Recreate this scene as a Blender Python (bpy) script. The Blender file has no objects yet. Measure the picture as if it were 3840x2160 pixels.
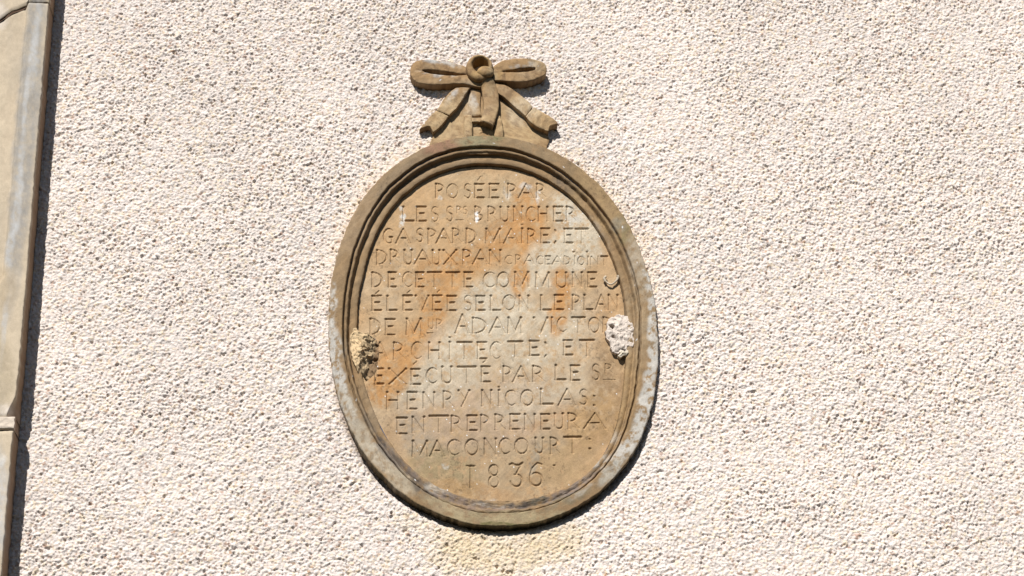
import bpy, math
import numpy as np
from mathutils import Matrix

# ---------------------------------------------------------------- camera, sky, sun, exposure
scene = bpy.context.scene
F = 6500.0; W2, H2 = 1920.0, 1080.0; MM = .001
U = np.array([-714, 13444, -F]); U /= np.linalg.norm(U)
R = np.array([1, .01, (-714 + 134.4) / F]); R /= np.linalg.norm(R)
N = np.cross(U, R)
M3 = np.array([R, N, U])
fw = M3 @ np.array([0, 0, -1.])
CAM = np.array([0, 0, 3.2]) - 3.25 * fw
cd = bpy.data.cameras.new('camera'); cam = bpy.data.objects.new('camera', cd)
scene.collection.objects.link(cam); scene.camera = cam
cd.sensor_width = 36; cd.lens = F / 3840 * 36; cd.clip_start = .05; cd.clip_end = 200
m = Matrix([list(M3[0]) + [CAM[0]], list(M3[1]) + [CAM[1]], list(M3[2]) + [CAM[2]], [0, 0, 0, 1]])
cam.matrix_world = m

SUN_EL, SUN_AZ = math.radians(41), math.radians(19)
w = bpy.data.worlds.new('World'); scene.world = w; w.use_nodes = True
nt = w.node_tree; nt.nodes.clear()
sky = nt.nodes.new('ShaderNodeTexSky'); sky.sky_type = 'NISHITA'; sky.sun_disc = False
sky.dust_density = .05; sky.air_density = .6; sky.sun_elevation = SUN_EL; sky.sun_rotation = math.pi + SUN_AZ
bg = nt.nodes.new('ShaderNodeBackground'); bg.inputs[1].default_value = .05
out = nt.nodes.new('ShaderNodeOutputWorld')
nt.links.new(sky.outputs[0], bg.inputs[0]); nt.links.new(bg.outputs[0], out.inputs[0])
sd = bpy.data.lights.new('sun', 'SUN'); so = bpy.data.objects.new('sun', sd); scene.collection.objects.link(so)
sd.energy = 5.0; sd.angle = math.radians(.5); sd.color = (1, .965, .91)
sv = np.array([-math.sin(SUN_AZ) * math.cos(SUN_EL), -math.cos(SUN_AZ) * math.cos(SUN_EL), math.sin(SUN_EL)])
from mathutils import Vector
so.rotation_euler = Vector(sv).to_track_quat('Z', 'Y').to_euler()
so.location = (-1, -4, 7)
scene.view_settings.view_transform = 'Standard'; scene.view_settings.look = 'None'
scene.view_settings.gamma = 1; scene.view_settings.exposure = .42

# ---------------------------------------------------------------- numeric helpers
def at(px, py, d=0.):
    """the point of the plane Y = -d that is seen at a pixel of the 3840 x 2160 photograph"""
    px = np.asarray(px, float); py = np.asarray(py, float); d = np.asarray(d, float)
    v = [M3[k, 0] * (px - W2) + M3[k, 1] * (H2 - py) - M3[k, 2] * F for k in range(3)]
    t = (-d - CAM[1]) / v[1]
    return CAM[0] + t * v[0], -d + 0 * t, CAM[2] + t * v[2]

def proj(x, y, z):
    q = [x - CAM[0], y - CAM[1], z - CAM[2]]
    c = [sum(M3[k, j] * q[k] for k in range(3)) for j in range(3)]
    return W2 + F * c[0] / -c[2], H2 - F * c[1] / -c[2]

def inpoly(px, py, poly):
    r = np.zeros(np.shape(px), bool); n = len(poly)
    for i in range(n):
        (x0, y0), (x1, y1) = poly[i], poly[(i + 1) % n]
        if y0 == y1: continue
        r ^= ((y0 > py) != (y1 > py)) & (px < (x1 - x0) * (py - y0) / (y1 - y0) + x0)
    return r

def chart(x, z):
    """measure of a wall position used to lay out stains (map of the wall plane in survey units)"""
    q = [x - CAM[0], -CAM[1] + 0 * x, z - CAM[2]]
    c = [sum(M3[k, j] * q[k] for k in range(3)) for j in range(3)]
    return W2 + F * c[0] / -c[2], H2 - F * c[1] / -c[2]

def h2(i, j, s):
    i = i.astype(np.int64); j = j.astype(np.int64)
    n = (i * 374761393 + j * 668265263 + s * 974634777) & 0xffffffff
    n = ((n ^ (n >> 13)) * 1274126177) & 0xffffffff
    n = ((n ^ (n >> 16)) * 2246822519) & 0xffffffff
    return ((n ^ (n >> 15)) & 0xffffff) / float(0xffffff)

def vn(x, y, s=0):
    i = np.floor(x); j = np.floor(y); u = x - i; v = y - j
    u = u * u * u * (u * (u * 6 - 15) + 10); v = v * v * v * (v * (v * 6 - 15) + 10)
    a = h2(i, j, s); b = h2(i + 1, j, s); c = h2(i, j + 1, s); d = h2(i + 1, j + 1, s)
    return ((a * (1 - u) + b * u) * (1 - v) + (c * (1 - u) + d * u) * v) * 2 - 1

def fbm(x, y, s=0, o=3, g=.5):
    r = 0; a = 1.; t = 0
    for k in range(o):
        r = r + a * vn(x * 2 ** k + 17.3 * k, y * 2 ** k - 9.1 * k, s + k); t += a; a *= g
    return r / t

def sst(a, b, x):
    t = np.clip((x - a) / (b - a), 0, 1); return t * t * (3 - 2 * t)

def grains(x, y, c, s, rlo=.45, rhi=.95, keep=1.):
    """heap of rounded grains of size c: returns height in units of c and an id per grain"""
    gx = np.floor(x / c); gy = np.floor(y / c)
    best = np.full(x.shape, -9.); gid = np.zeros(x.shape)
    for di in (-1, 0, 1):
        for dj in (-1, 0, 1):
            i = gx + di; j = gy + dj
            fx = (i + h2(i, j, s)) * c; fy = (j + h2(i, j, s + 1)) * c
            r = (rlo + (rhi - rlo) * h2(i, j, s + 2)) * c
            th = h2(i, j, s + 3) * math.pi; e = .65 + .7 * h2(i, j, s + 4)
            dx = x - fx; dy = y - fy
            a = (dx * np.cos(th) + dy * np.sin(th)) / e; b = (-dx * np.sin(th) + dy * np.cos(th)) * e
            q = 1 - (a * a + b * b) / (r * r)
            h = np.where(q > 0, r / c * np.sqrt(np.maximum(q, 0)), -.0) + (h2(i, j, s + 5) - .5) * .7
            if keep < 1: h = np.where(h2(i, j, s + 7) < keep, h, -9)
            h = np.where(q > 0, h, -9.)
            mk = h > best
            best = np.where(mk, h, best); gid = np.where(mk, h2(i, j, s + 6), gid)
    return best, gid

# ---------------------------------------------------------------- mesh helpers
col = scene.collection
def obj(name, co, faces, mat, parent=None, colors=None, smooth=True, sharp=None, label=None):
    me = bpy.data.meshes.new(name)
    co = np.ascontiguousarray(co, dtype=np.float32); faces = np.asarray(faces, dtype=np.int32)
    n, k = faces.shape
    me.vertices.add(len(co)); me.vertices.foreach_set('co', co.ravel())
    me.loops.add(n * k); me.loops.foreach_set('vertex_index', faces.ravel())
    me.polygons.add(n); me.polygons.foreach_set('loop_start', np.arange(0, n * k, k, dtype=np.int32))
    me.polygons.foreach_set('loop_total', np.full(n, k, dtype=np.int32))
    me.update(calc_edges=True)
    me.polygons.foreach_set('use_smooth', np.full(n, smooth))
    if colors is not None:
        ca = me.color_attributes.new('tint', 'FLOAT_COLOR', 'POINT')
        c4 = np.ones((len(co), 4), np.float32); c4[:, :3] = np.asarray(colors) * .8
        ca.data.foreach_set('color', c4.ravel())
    me.materials.append(mat)
    if sharp: me.set_sharp_from_angle(angle=math.radians(sharp))
    o = bpy.data.objects.new(name, me); col.objects.link(o)
    if parent is not None: o.parent = parent
    if label: o['label'] = label
    return o

def tag(o, label, cat, group=None):
    o['label'] = label; o['category'] = cat
    if group: o['group'] = group
    return o

def grid_faces(n, m, closed=False):
    i = np.arange(n if closed else n - 1)[:, None]; j = np.arange(m - 1)[None, :]
    i2 = (i + 1) % n
    return np.stack([i * m + j, i2 * m + j, i2 * m + j + 1, i * m + j + 1], -1).reshape(-1, 4)

def submesh(co, faces, colors=None):
    idx, inv = np.unique(faces, return_inverse=True)
    return co[idx], inv.reshape(faces.shape), (None if colors is None else colors[idx])

def spline(P, n, closed=False):
    """Catmull-Rom through rows of P (k, ...) resampled to n rows"""
    P = np.asarray(P, float); k = len(P)
    t = np.linspace(0, k if closed else k - 1, n, endpoint=not closed)
    i = np.floor(t).astype(int)
    if not closed: i = np.minimum(i, k - 2)
    u = (t - i).reshape((-1,) + (1,) * (P.ndim - 1))
    if closed: g = lambda a: P[(i + a) % k]
    else:
        Q = np.concatenate([[2 * P[0] - P[1]], P, [2 * P[-1] - P[-2]]]); g = lambda a: Q[i + a + 1]
    a, b, c, d = g(-1), g(0), g(1), g(2)
    return .5 * (2 * b + (c - a) * u + (2 * a - 5 * b + 4 * c - d) * u * u + (3 * b - a - 3 * c + d) * u ** 3)

# ---------------------------------------------------------------- materials
def tinted(name, rough=.9, fine=600., fine_amt=.12, bump=.4, bump_scale=900., bump_dist=.0006, spec=.25, mid=60.):
    mt = bpy.data.materials.new(name); mt.use_nodes = True; t = mt.node_tree; n = t.nodes; l = t.links
    b = n['Principled BSDF']; b.inputs['Roughness'].default_value = rough
    b.inputs['Specular IOR Level'].default_value = spec
    at_ = n.new('ShaderNodeAttribute'); at_.attribute_name = 'tint'
    tc = n.new('ShaderNodeTexCoord')
    n1 = n.new('ShaderNodeTexNoise'); n1.inputs['Scale'].default_value = fine; n1.inputs['Detail'].default_value = 3
    n2 = n.new('ShaderNodeTexNoise'); n2.inputs['Scale'].default_value = mid; n2.inputs['Detail'].default_value = 6
    n2.inputs['Roughness'].default_value = .65
    for q in (n1, n2): l.new(tc.outputs['Object'], q.inputs['Vector'])
    add = n.new('ShaderNodeMath'); add.operation = 'ADD'; l.new(n1.outputs['Fac'], add.inputs[0]); l.new(n2.outputs['Fac'], add.inputs[1])
    mr = n.new('ShaderNodeMapRange'); mr.inputs['From Min'].default_value = .6; mr.inputs['From Max'].default_value = 1.4
    mr.inputs['To Min'].default_value = 1 - fine_amt; mr.inputs['To Max'].default_value = 1 + fine_amt
    l.new(add.outputs[0], mr.inputs['Value'])
    mul = n.new('ShaderNodeVectorMath'); mul.operation = 'SCALE'
    l.new(at_.outputs['Color'], mul.inputs[0]); l.new(mr.outputs[0], mul.inputs['Scale'])
    l.new(mul.outputs[0], b.inputs['Base Color'])
    n3 = n.new('ShaderNodeTexNoise'); n3.inputs['Scale'].default_value = bump_scale; n3.inputs['Detail'].default_value = 3
    l.new(tc.outputs['Object'], n3.inputs['Vector'])
    bp = n.new('ShaderNodeBump'); bp.inputs['Strength'].default_value = bump; bp.inputs['Distance'].default_value = bump_dist
    l.new(n3.outputs['Fac'], bp.inputs['Height']); l.new(bp.outputs[0], b.inputs['Normal'])
    return mt
M_WALL = tinted('rough_cast_stucco', .95, 700, .14, .9, 480, .0018, .15, 120)
M_STONE = tinted('sandstone', .85, 520, .24, .7, 600, .0009, .3, 60)
M_PIER = tinted('pale_sandstone', .88, 600, .18, .4, 700, .0005, .25, 30)
M_MORTAR = tinted('lime_mortar', .95, 500, .15, .6, 500, .001, .15, 90)

# ---------------------------------------------------------------- traced outlines of the oval (survey units)
OUT = [(1281.6,894),(1330.5,785.5),(1374,725.7),(1417.6,679.5),(1472,630.5),(1526,590),(1608,541),(1662,524.5),(1730,513.6),(1800,507),
(1900,508),(1990,530),(2036.6,547.6),(2085.5,571),(2153.5,614),(2208,655),(2262,707),(2303,753),(2344,821),(2371,867),(2398,930.5),(2423,990),
(2439,1045),(2452,1100),(2463,1160),(2468,1236),(2469,1317.6),(2463.6,1399),(2452.7,1494),(2406,1640),(2376,1701),(2310,1792),(2234.6,1857),
(2134,1918),(2033,1953),(1932,1971),(1831,1971),(1730,1956),(1644,1933),(1553,1883),(1467.5,1817),(1402,1751),(1351,1691),(1316,1625),
(1290,1560),(1268,1494),(1249,1413),(1241,1331),(1231,1263),(1230,1181.6),(1233,1140),(1238,1085.6),(1245,1031),(1254,977)]
RIM = [(1337,894),(1377,813),(1417.6,747.5),(1472,687.6),(1526,636),(1608,590),(1689.5,558.5),(1771,546),(1866,545),(1936,561),(2017.6,592.5),
(2072,614),(2126,652),(2181,698.5),(2235,753),(2273,800),(2311,860),(2344,917),(2365.7,977),(2382,1034),(2396,1110),(2405,1190),(2408,1270),(2402,1370),(2388,1460),(2365,1550),(2335,1640),
(2290,1725),(2234.6,1792),(2159,1847),(2083,1888),(2007,1908),(1906.5,1920.5),(1805.6,1915),(1705,1898),(1619,1867.5),(1545,1810),(1479,1742),(1419,1665),(1375,1590),(1340,1520),(1316.6,1461),
(1300.6,1385.6),(1287,1317.6),(1283,1263),(1284,1181.6),(1290,1126),(1300.6,1045),(1314,968.6)]
PAN = [(1417,884),(1438,846),(1470,800),(1520,740),(1600,680),(1689.5,646),(1771,630),(1866,630),(1936,642),(2004,668),(2072,703),(2126,740),(2181,790),(2235,867),
(2268,930.5),(2295,996),(2317,1050),(2331,1113.6),(2339,1191),(2343,1260),(2341,1340),(2334,1430),(2318,1540),(2296,1630),(2270,1701),(2209,1762),(2159,1802),(2083,1842),(2007,1867.5),
(1906.5,1877.6),(1805.6,1875),(1705,1852),(1639,1822),(1590,1794),(1540,1748),(1480,1680),(1420,1580),(1388,1500),(1374.5,1450),(1350,1340),(1343,1252),(1346,1190),(1356,1090),(1371,1025),(1388,965)]
D_RIM, D_PAN = .012, -.012
CX, CZ = [float(v) for v in (at(1852, 1240)[0], at(1852, 1240)[2])]
def fit(pts, d, order=4):
    p = np.array(pts); x, _, z = at(p[:, 0], p[:, 1], d)
    th = np.arctan2(z - CZ, x - CX); r = np.hypot(x - CX, z - CZ)
    f = lambda t: np.stack([np.ones_like(t)] + [g(k * t) for k in range(1, order + 1) for g in (np.cos, np.sin)], -1)
    c = np.linalg.lstsq(f(th), 1 / r ** 2, rcond=None)[0]
    return lambda t: 1 / np.sqrt(f(np.asarray(t, float)) @ c)
r_out = fit(OUT, D_RIM); r_rim = fit(RIM, D_RIM, 6); r_pan = fit(PAN, D_PAN, 6)

# ---------------------------------------------------------------- stone colours as stains, with some moulding shade, laid out on the stone
def blend(c, px, py, blobs, warp=22., seed=40, modk=1.5):
    wx = px + warp * fbm(px / 60, py / 60, seed, 3) ; wy = py + warp * fbm(px / 60, py / 60, seed + 5, 3)
    mod = fbm(px / 16, py / 16, seed + 9, 4) + .35 * fbm(px / 4.5, py / 4.5, seed + 15, 2)
    for (bx, by, rx, ry, ang, cc, wt) in blobs:
        a = math.radians(ang); dx = wx - bx; dy = wy - by
        q = ((dx * math.cos(a) + dy * math.sin(a)) / rx) ** 2 + ((-dx * math.sin(a) + dy * math.cos(a)) / ry) ** 2
        pale = min(cc) > .44
        k = wt * (sst(2.3, 0, q) * np.clip(.95 + 2.6 * mod * modk / 1.5, 0, 1.35) if pale else sst(1.5, .4, q) * np.clip(1 + modk * mod, 0, 1.25)); k = np.minimum(k, 1)
        c = c * (1 - k[..., None]) + np.array(cc) * k[..., None]
    return c
TAN = (.46, .315, .178); ORG = (.475, .255, .10); CRM = (.555, .475, .36); GRY = (.36, .31, .24); BRN = (.31, .20, .105)
WHT = (.60, .57, .52); DRK = (.09, .075, .065); OLV = (.27, .22, .11); PNK = (.46, .335, .225)
PAN_B = [
 (1600,900,230,250,0,(.48,.31,.16),.6),(1850,700,200,60,0,(.48,.36,.22),.5),(1980,790,70,120,-8,ORG,.75),(1900,860,110,60,-25,ORG,.7),(1985,905,50,70,0,ORG,.8),
 (1770,960,120,60,-20,ORG,.6),(1650,1000,120,50,-20,ORG,.45),(1520,1120,160,60,0,TAN,.4),
 (2160,820,70,120,-35,CRM,.95),(2130,930,120,70,0,CRM,.85),(2060,1000,110,90,0,CRM,.7),(1860,1130,150,110,-20,CRM,.75),(1790,1260,190,90,-30,CRM,.7),
 (1990,1250,190,120,-10,CRM,.55),(2150,1200,120,110,0,CRM,.4),(1640,1400,110,70,-35,CRM,.6),(1570,1480,90,60,-35,CRM,.5),(2010,1400,260,90,-15,CRM,.4),
 (1950,1040,38,75,0,ORG,.8),(2110,1075,40,95,-5,ORG,.8),(2095,1180,35,70,0,ORG,.75),(1680,1060,60,70,20,ORG,.6),
 (1620,1190,50,130,18,ORG,.75),(1550,1290,60,110,25,ORG,.7),(1470,1390,70,90,20,ORG,.7),(1430,1450,60,60,0,ORG,.8),(1590,1080,40,60,0,ORG,.4),
 (2000,1330,60,35,0,CRM,.3),(1800,1560,330,150,-8,PNK,.75),(1700,1440,160,50,-30,CRM,.5),(2050,1500,200,50,-20,CRM,.35),(1620,1330,60,160,28,CRM,.45),(1950,1480,180,60,-15,CRM,.3),(2110,1560,120,60,-20,ORG,.3),(2310,1430,110,220,12,BRN,.65),(2250,1560,120,110,0,(.42,.27,.13),.6),
 (1900,1760,330,120,0,(.42,.31,.19),.6),(1660,1760,150,90,35,OLV,.4),(2120,1700,120,120,-35,(.42,.28,.14),.5),(2060,1640,60,60,0,GRY,.3),(1560,1620,60,90,-30,GRY,.35),
 (1760,1830,180,35,8,ORG,.35),(2000,1720,22,60,10,GRY,.5),(2240,1130,60,60,0,(.42,.28,.16),.4),
 (1511,800,8,26,0,WHT,.9),(1784,803,8,18,0,(.8,.8,.8),1),(1985,700,26,12,30,WHT,.6),(2030,725,10,26,15,WHT,.6),(1900,710,10,22,0,WHT,.4),
 (1650,735,14,10,0,WHT,.6),(2150,800,34,34,0,WHT,.4),(1672,1745,14,10,30,WHT,.5),(1840,1868,24,10,0,(.5,.5,.48),.8)]
RIM_B = [
 (1850,560,420,26,0,(.22,.15,.08),.35),(1560,640,30,170,48,(.22,.14,.075),.45),(2120,640,30,170,-50,(.24,.16,.085),.4),(1850,612,330,18,0,(.24,.17,.10),.3),(1310,1100,16,260,3,(.24,.16,.085),.4),  # dark stain bands that also paint in shade on top and left mouldings
 (2120,690,60,20,40,DRK,.5),(2160,720,14,60,-45,(.2,.15,.1),.5),(1600,1860,60,24,28,(.2,.17,.13),.6),(1480,1760,22,70,-42,(.22,.18,.14),.6),(2120,1880,110,22,-22,(.24,.2,.13),.6),
 (1860,1925,180,12,0,(.2,.17,.12),.5),(1390,1600,14,90,-28,(.22,.18,.14),.5),(2290,1660,18,120,30,(.25,.2,.14),.5),
 (1350,850,60,120,25,(.42,.30,.185),.5),(1650,545,90,40,-15,(.38,.22,.14),.7),(1790,530,90,34,0,(.33,.285,.17),.8),(1850,520,60,14,0,(.22,.19,.09),.6),(1990,560,110,50,20,(.34,.25,.15),.5),(1745,512,25,10,0,(.2,.17,.14),.6),
 (2250,760,90,160,-40,(.40,.275,.14),.6),(2340,870,35,60,-20,OLV,.6),(2320,850,30,30,0,GRY,.5),(2395,1010,40,130,-12,(.46,.38,.28),.8),(2200,880,50,90,-35,WHT,.35),
 (1252,930,16,90,8,WHT,.4),(1245,1180,14,90,0,WHT,.75),(1258,1330,26,90,-5,WHT,.85),(1275,1440,22,90,-12,WHT,.8),(1300,1540,30,90,-22,(.55,.50,.42),.8),(1360,1660,40,90,-30,(.50,.43,.33),.7),
 (1420,1730,30,70,-38,(.56,.50,.40),.6),(1500,1810,40,70,-45,(.54,.46,.34),.6),
 (2425,1060,16,70,-8,WHT,.7),(2448,1240,18,110,0,WHT,.8),(2440,1420,22,120,8,WHT,.9),(2405,1560,24,110,18,WHT,.9),(2350,1680,26,90,30,WHT,.75),(2290,1780,26,70,42,(.52,.49,.42),.6),(2440,1150,10,40,0,WHT,.8),
 (2375,1230,50,180,0,(.42,.31,.19),.6),(2330,1500,60,180,12,(.40,.265,.13),.7),(2260,1740,40,30,0,WHT,.4),(2290,1640,30,24,0,WHT,.35),
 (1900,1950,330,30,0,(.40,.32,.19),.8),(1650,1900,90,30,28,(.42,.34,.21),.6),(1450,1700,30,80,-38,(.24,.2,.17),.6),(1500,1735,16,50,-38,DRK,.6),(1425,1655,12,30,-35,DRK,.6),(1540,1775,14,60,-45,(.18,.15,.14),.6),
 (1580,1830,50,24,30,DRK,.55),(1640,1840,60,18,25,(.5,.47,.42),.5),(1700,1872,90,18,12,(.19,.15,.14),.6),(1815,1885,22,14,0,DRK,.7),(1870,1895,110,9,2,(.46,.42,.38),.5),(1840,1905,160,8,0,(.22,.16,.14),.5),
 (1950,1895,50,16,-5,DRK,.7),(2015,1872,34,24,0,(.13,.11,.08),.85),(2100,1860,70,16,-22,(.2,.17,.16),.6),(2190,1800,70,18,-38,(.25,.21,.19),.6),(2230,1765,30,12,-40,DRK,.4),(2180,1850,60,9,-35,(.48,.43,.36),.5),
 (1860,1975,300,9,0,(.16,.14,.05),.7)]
def stone_tint(x, z, ring=False):
    px, py = chart(x, z)
    a = math.radians(-38)
    s1 = fbm((px * math.cos(a) + py * math.sin(a)) / 260, (-px * math.sin(a) + py * math.cos(a)) / 70, 11, 4)
    s2 = fbm(px / 26, py / 26, 21, 4); s3 = fbm(px / 7, py / 7, 31, 2)
    base = np.array(TAN if not ring else (.335, .225, .12))
    c = np.ones(px.shape + (3,)) * base
    k = np.clip(s1 * 1.3, 0, 1)[..., None] * .45; c = c * (1 - k) + np.array(ORG if not ring else (.34, .20, .09)) * k
    k = np.clip(-s1 * 1.3, 0, 1)[..., None] * .45; c = c * (1 - k) + np.array(CRM if not ring else GRY) * k
    c = blend(c, px, py, PAN_B if not ring else PAN_B[:0])
    if ring: c = blend(c, px, py, RIM_B, 14., 60) * np.array((.84, .83, .82))
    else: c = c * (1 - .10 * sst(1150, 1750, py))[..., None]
    bed = fbm((px * math.cos(a) + py * math.sin(a) + 30 * s1) / 190, (-px * math.sin(a) + py * math.cos(a) + 40 * s1) / 9, 33, 3)
    c = c * (1 + .13 * s2 + .07 * s3 + .13 * bed)[..., None]
    spk = h2(np.floor(px / 3.2), np.floor(py / 3.2), 77) > (.9985 if not ring else .9997)
    c = np.where(spk[..., None], .85, c)
    dk = (fbm(px / 9, py / 9, 51, 3) > .42) & (fbm(px / 120, py / 120, 52, 2) > .05)
    c = np.where(dk[..., None], c * .72, c)
    return np.clip(c, .01, .9)

s7 = .27195
za = lambda a, b: (1200 + a * s7, 1100 + b * s7)
zb = lambda a, b: (1800 + a * s7, 1100 + b * s7)
LEFT_PATCH = [za(*p) for p in [(440,520),(505,508),(520,565),(600,570),(690,575),(765,598),(800,650),(822,740),(832,860),(812,950),(800,1050),(788,1110),(740,1160),(690,1200),(640,1245),(610,1200),(560,1140),(520,1090),(470,1010),(445,920),(428,800),(420,680),(425,600)]]
LP_IN = [tuple(np.array(p) * .91 + np.array(za(620, 850)) * .09) for p in LEFT_PATCH]

# ---------------------------------------------------------------- oval stone: rim and mouldings
plaque = bpy.data.objects.new('oval_plaque', None); col.objects.link(plaque)
ORG0 = np.array([CX, 0, CZ]); plaque.location = ORG0
tag(plaque, 'large oval sandstone tablet with moulded rim and thirteen carved lines ending in 1836', 'plaque')
def ringpart(name, us, nth=760, close_noise=1.):
    """us: rows of (track position, protrusion mm). track 2 = outer edge, 1 = inner rim edge, 0 = panel edge"""
    us = np.array(us, float)
    th = np.linspace(0, 2 * math.pi, nth, endpoint=False)[:, None]
    s = us[None, :, 0]; d = us[None, :, 1] * MM
    ro, rr, rp = r_out(th[:, 0])[:, None], r_rim(th[:, 0])[:, None], r_pan(th[:, 0])[:, None]
    wob = .0009 * fbm(np.cos(th) * 9, np.sin(th) * 9, 3, 3)
    r = np.where(s >= 1, rr + (ro - rr) * (s - 1), rp + (rr - rp) * s) + wob
    x = CX + r * np.cos(th); z = CZ + r * np.sin(th); X = x / .012; Z = z / .012
    d = d + .0007 * fbm(X, Z, 5, 3) + .0003 * fbm(X * 6, Z * 6, 8, 2)
    # worn, chipped moulding along the bottom and the right shoulder
    px, py = chart(x, z)
    chip = np.clip(fbm(X * 1.3, Z * 1.3, 15, 3) - .12, 0, 1) * .006 * np.where((s < .98) & (s > .02), 1, .3)
    wear = sst(1690, 1850, py) * (s < 1.05) + .6 * np.exp(-((px - 2120) / 60) ** 2 - ((py - 700) / 60) ** 2)
    d = d - chip * (.15 + .5 * wear)
    d = d - wear * np.where((s < .95) & (s > .1), (d - (-.004)) * .45, 0)
    x = x + np.cos(th) * 0; edge_w = np.clip((s - 1.85) / .15, 0, 1)
    r = r - edge_w * .0022 * np.clip(fbm(X * 1.6, Z * 1.6, 27, 4) + .1, 0, 1)
    d = d + wear * (.0014 * fbm(X * 3, Z * 3, 19, 3) + .0012 * fbm(X * 7, Z * 7, 18, 2)) * (s < 1.02)
    nrm = r + .0012 * fbm(X * .9, Z * .9, 25, 3) * ((s > .02) & (s != 1))
    x = CX + nrm * np.cos(th); z = CZ + nrm * np.sin(th)
    co = np.stack([x - CX, -d, z - CZ], -1)
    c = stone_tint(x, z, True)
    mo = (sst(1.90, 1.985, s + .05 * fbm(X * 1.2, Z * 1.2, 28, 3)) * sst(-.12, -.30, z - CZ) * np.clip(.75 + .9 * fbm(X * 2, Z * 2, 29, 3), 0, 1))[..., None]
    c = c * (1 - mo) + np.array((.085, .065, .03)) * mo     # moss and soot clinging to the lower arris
    n, k = x.shape
    gf = grid_faces(n, k, True)[:, ::-1]; qx, qy = proj(x, -d, z)
    gf = gf[~inpoly(qx, qy, LP_IN).ravel()[gf].all(1)]
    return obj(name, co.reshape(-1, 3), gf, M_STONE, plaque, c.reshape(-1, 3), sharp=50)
def prof(pts, step=.05):
    out = [pts[0]]
    for a, b in zip(pts[:-1], pts[1:]):
        n = max(1, int(round(abs(b[0] - a[0]) / step)), int(round(abs(b[1] - a[1]) / 1.5)))
        for i in range(1, n + 1): out.append((a[0] + (b[0] - a[0]) * i / n, a[1] + (b[1] - a[1]) * i / n))
    return out
ringpart('rim', prof([(2.0, -22), (2.0, 0), (2.0, 7), (1.985, 10.5), (1.93, 12), (1.5, 12.3), (1.06, 12), (1.01, 11.4), (.985, 9.5), (.965, 5.5), (.95, 2.5)]))
a = [(.95, 2.2), (.92, 1.6), (.905, 2.4), (.89, 3.8)]
for t_, d_ in ((.87, 5.6), (.84, 6.9), (.80, 7.7), (.76, 7.6), (.72, 6.6), (.69, 4.8), (.665, 2.4), (.64, -.4), (.615, -2.6), (.59, -3.8), (.57, -4.2)): a.append((t_, d_))
ringpart('outer_roll_moulding', a)
e = a[-1]
a2 = [e, (e[0] - .02, e[1] - .3)]
b0 = a2[-1]
for k in range(1, 12):
    t = k / 11; a2.append((b0[0] + (.14 - b0[0]) * t, b0[1] + 2.8 * math.sin(math.pi * t * .78)))
a2 += prof([a2[-1], (.115, a2[-1][1] - .8), (.09, -8.6), (.075, -12.6), (.03, -17)])[1:]
ringpart('inner_roll_moulding', a2)

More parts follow.
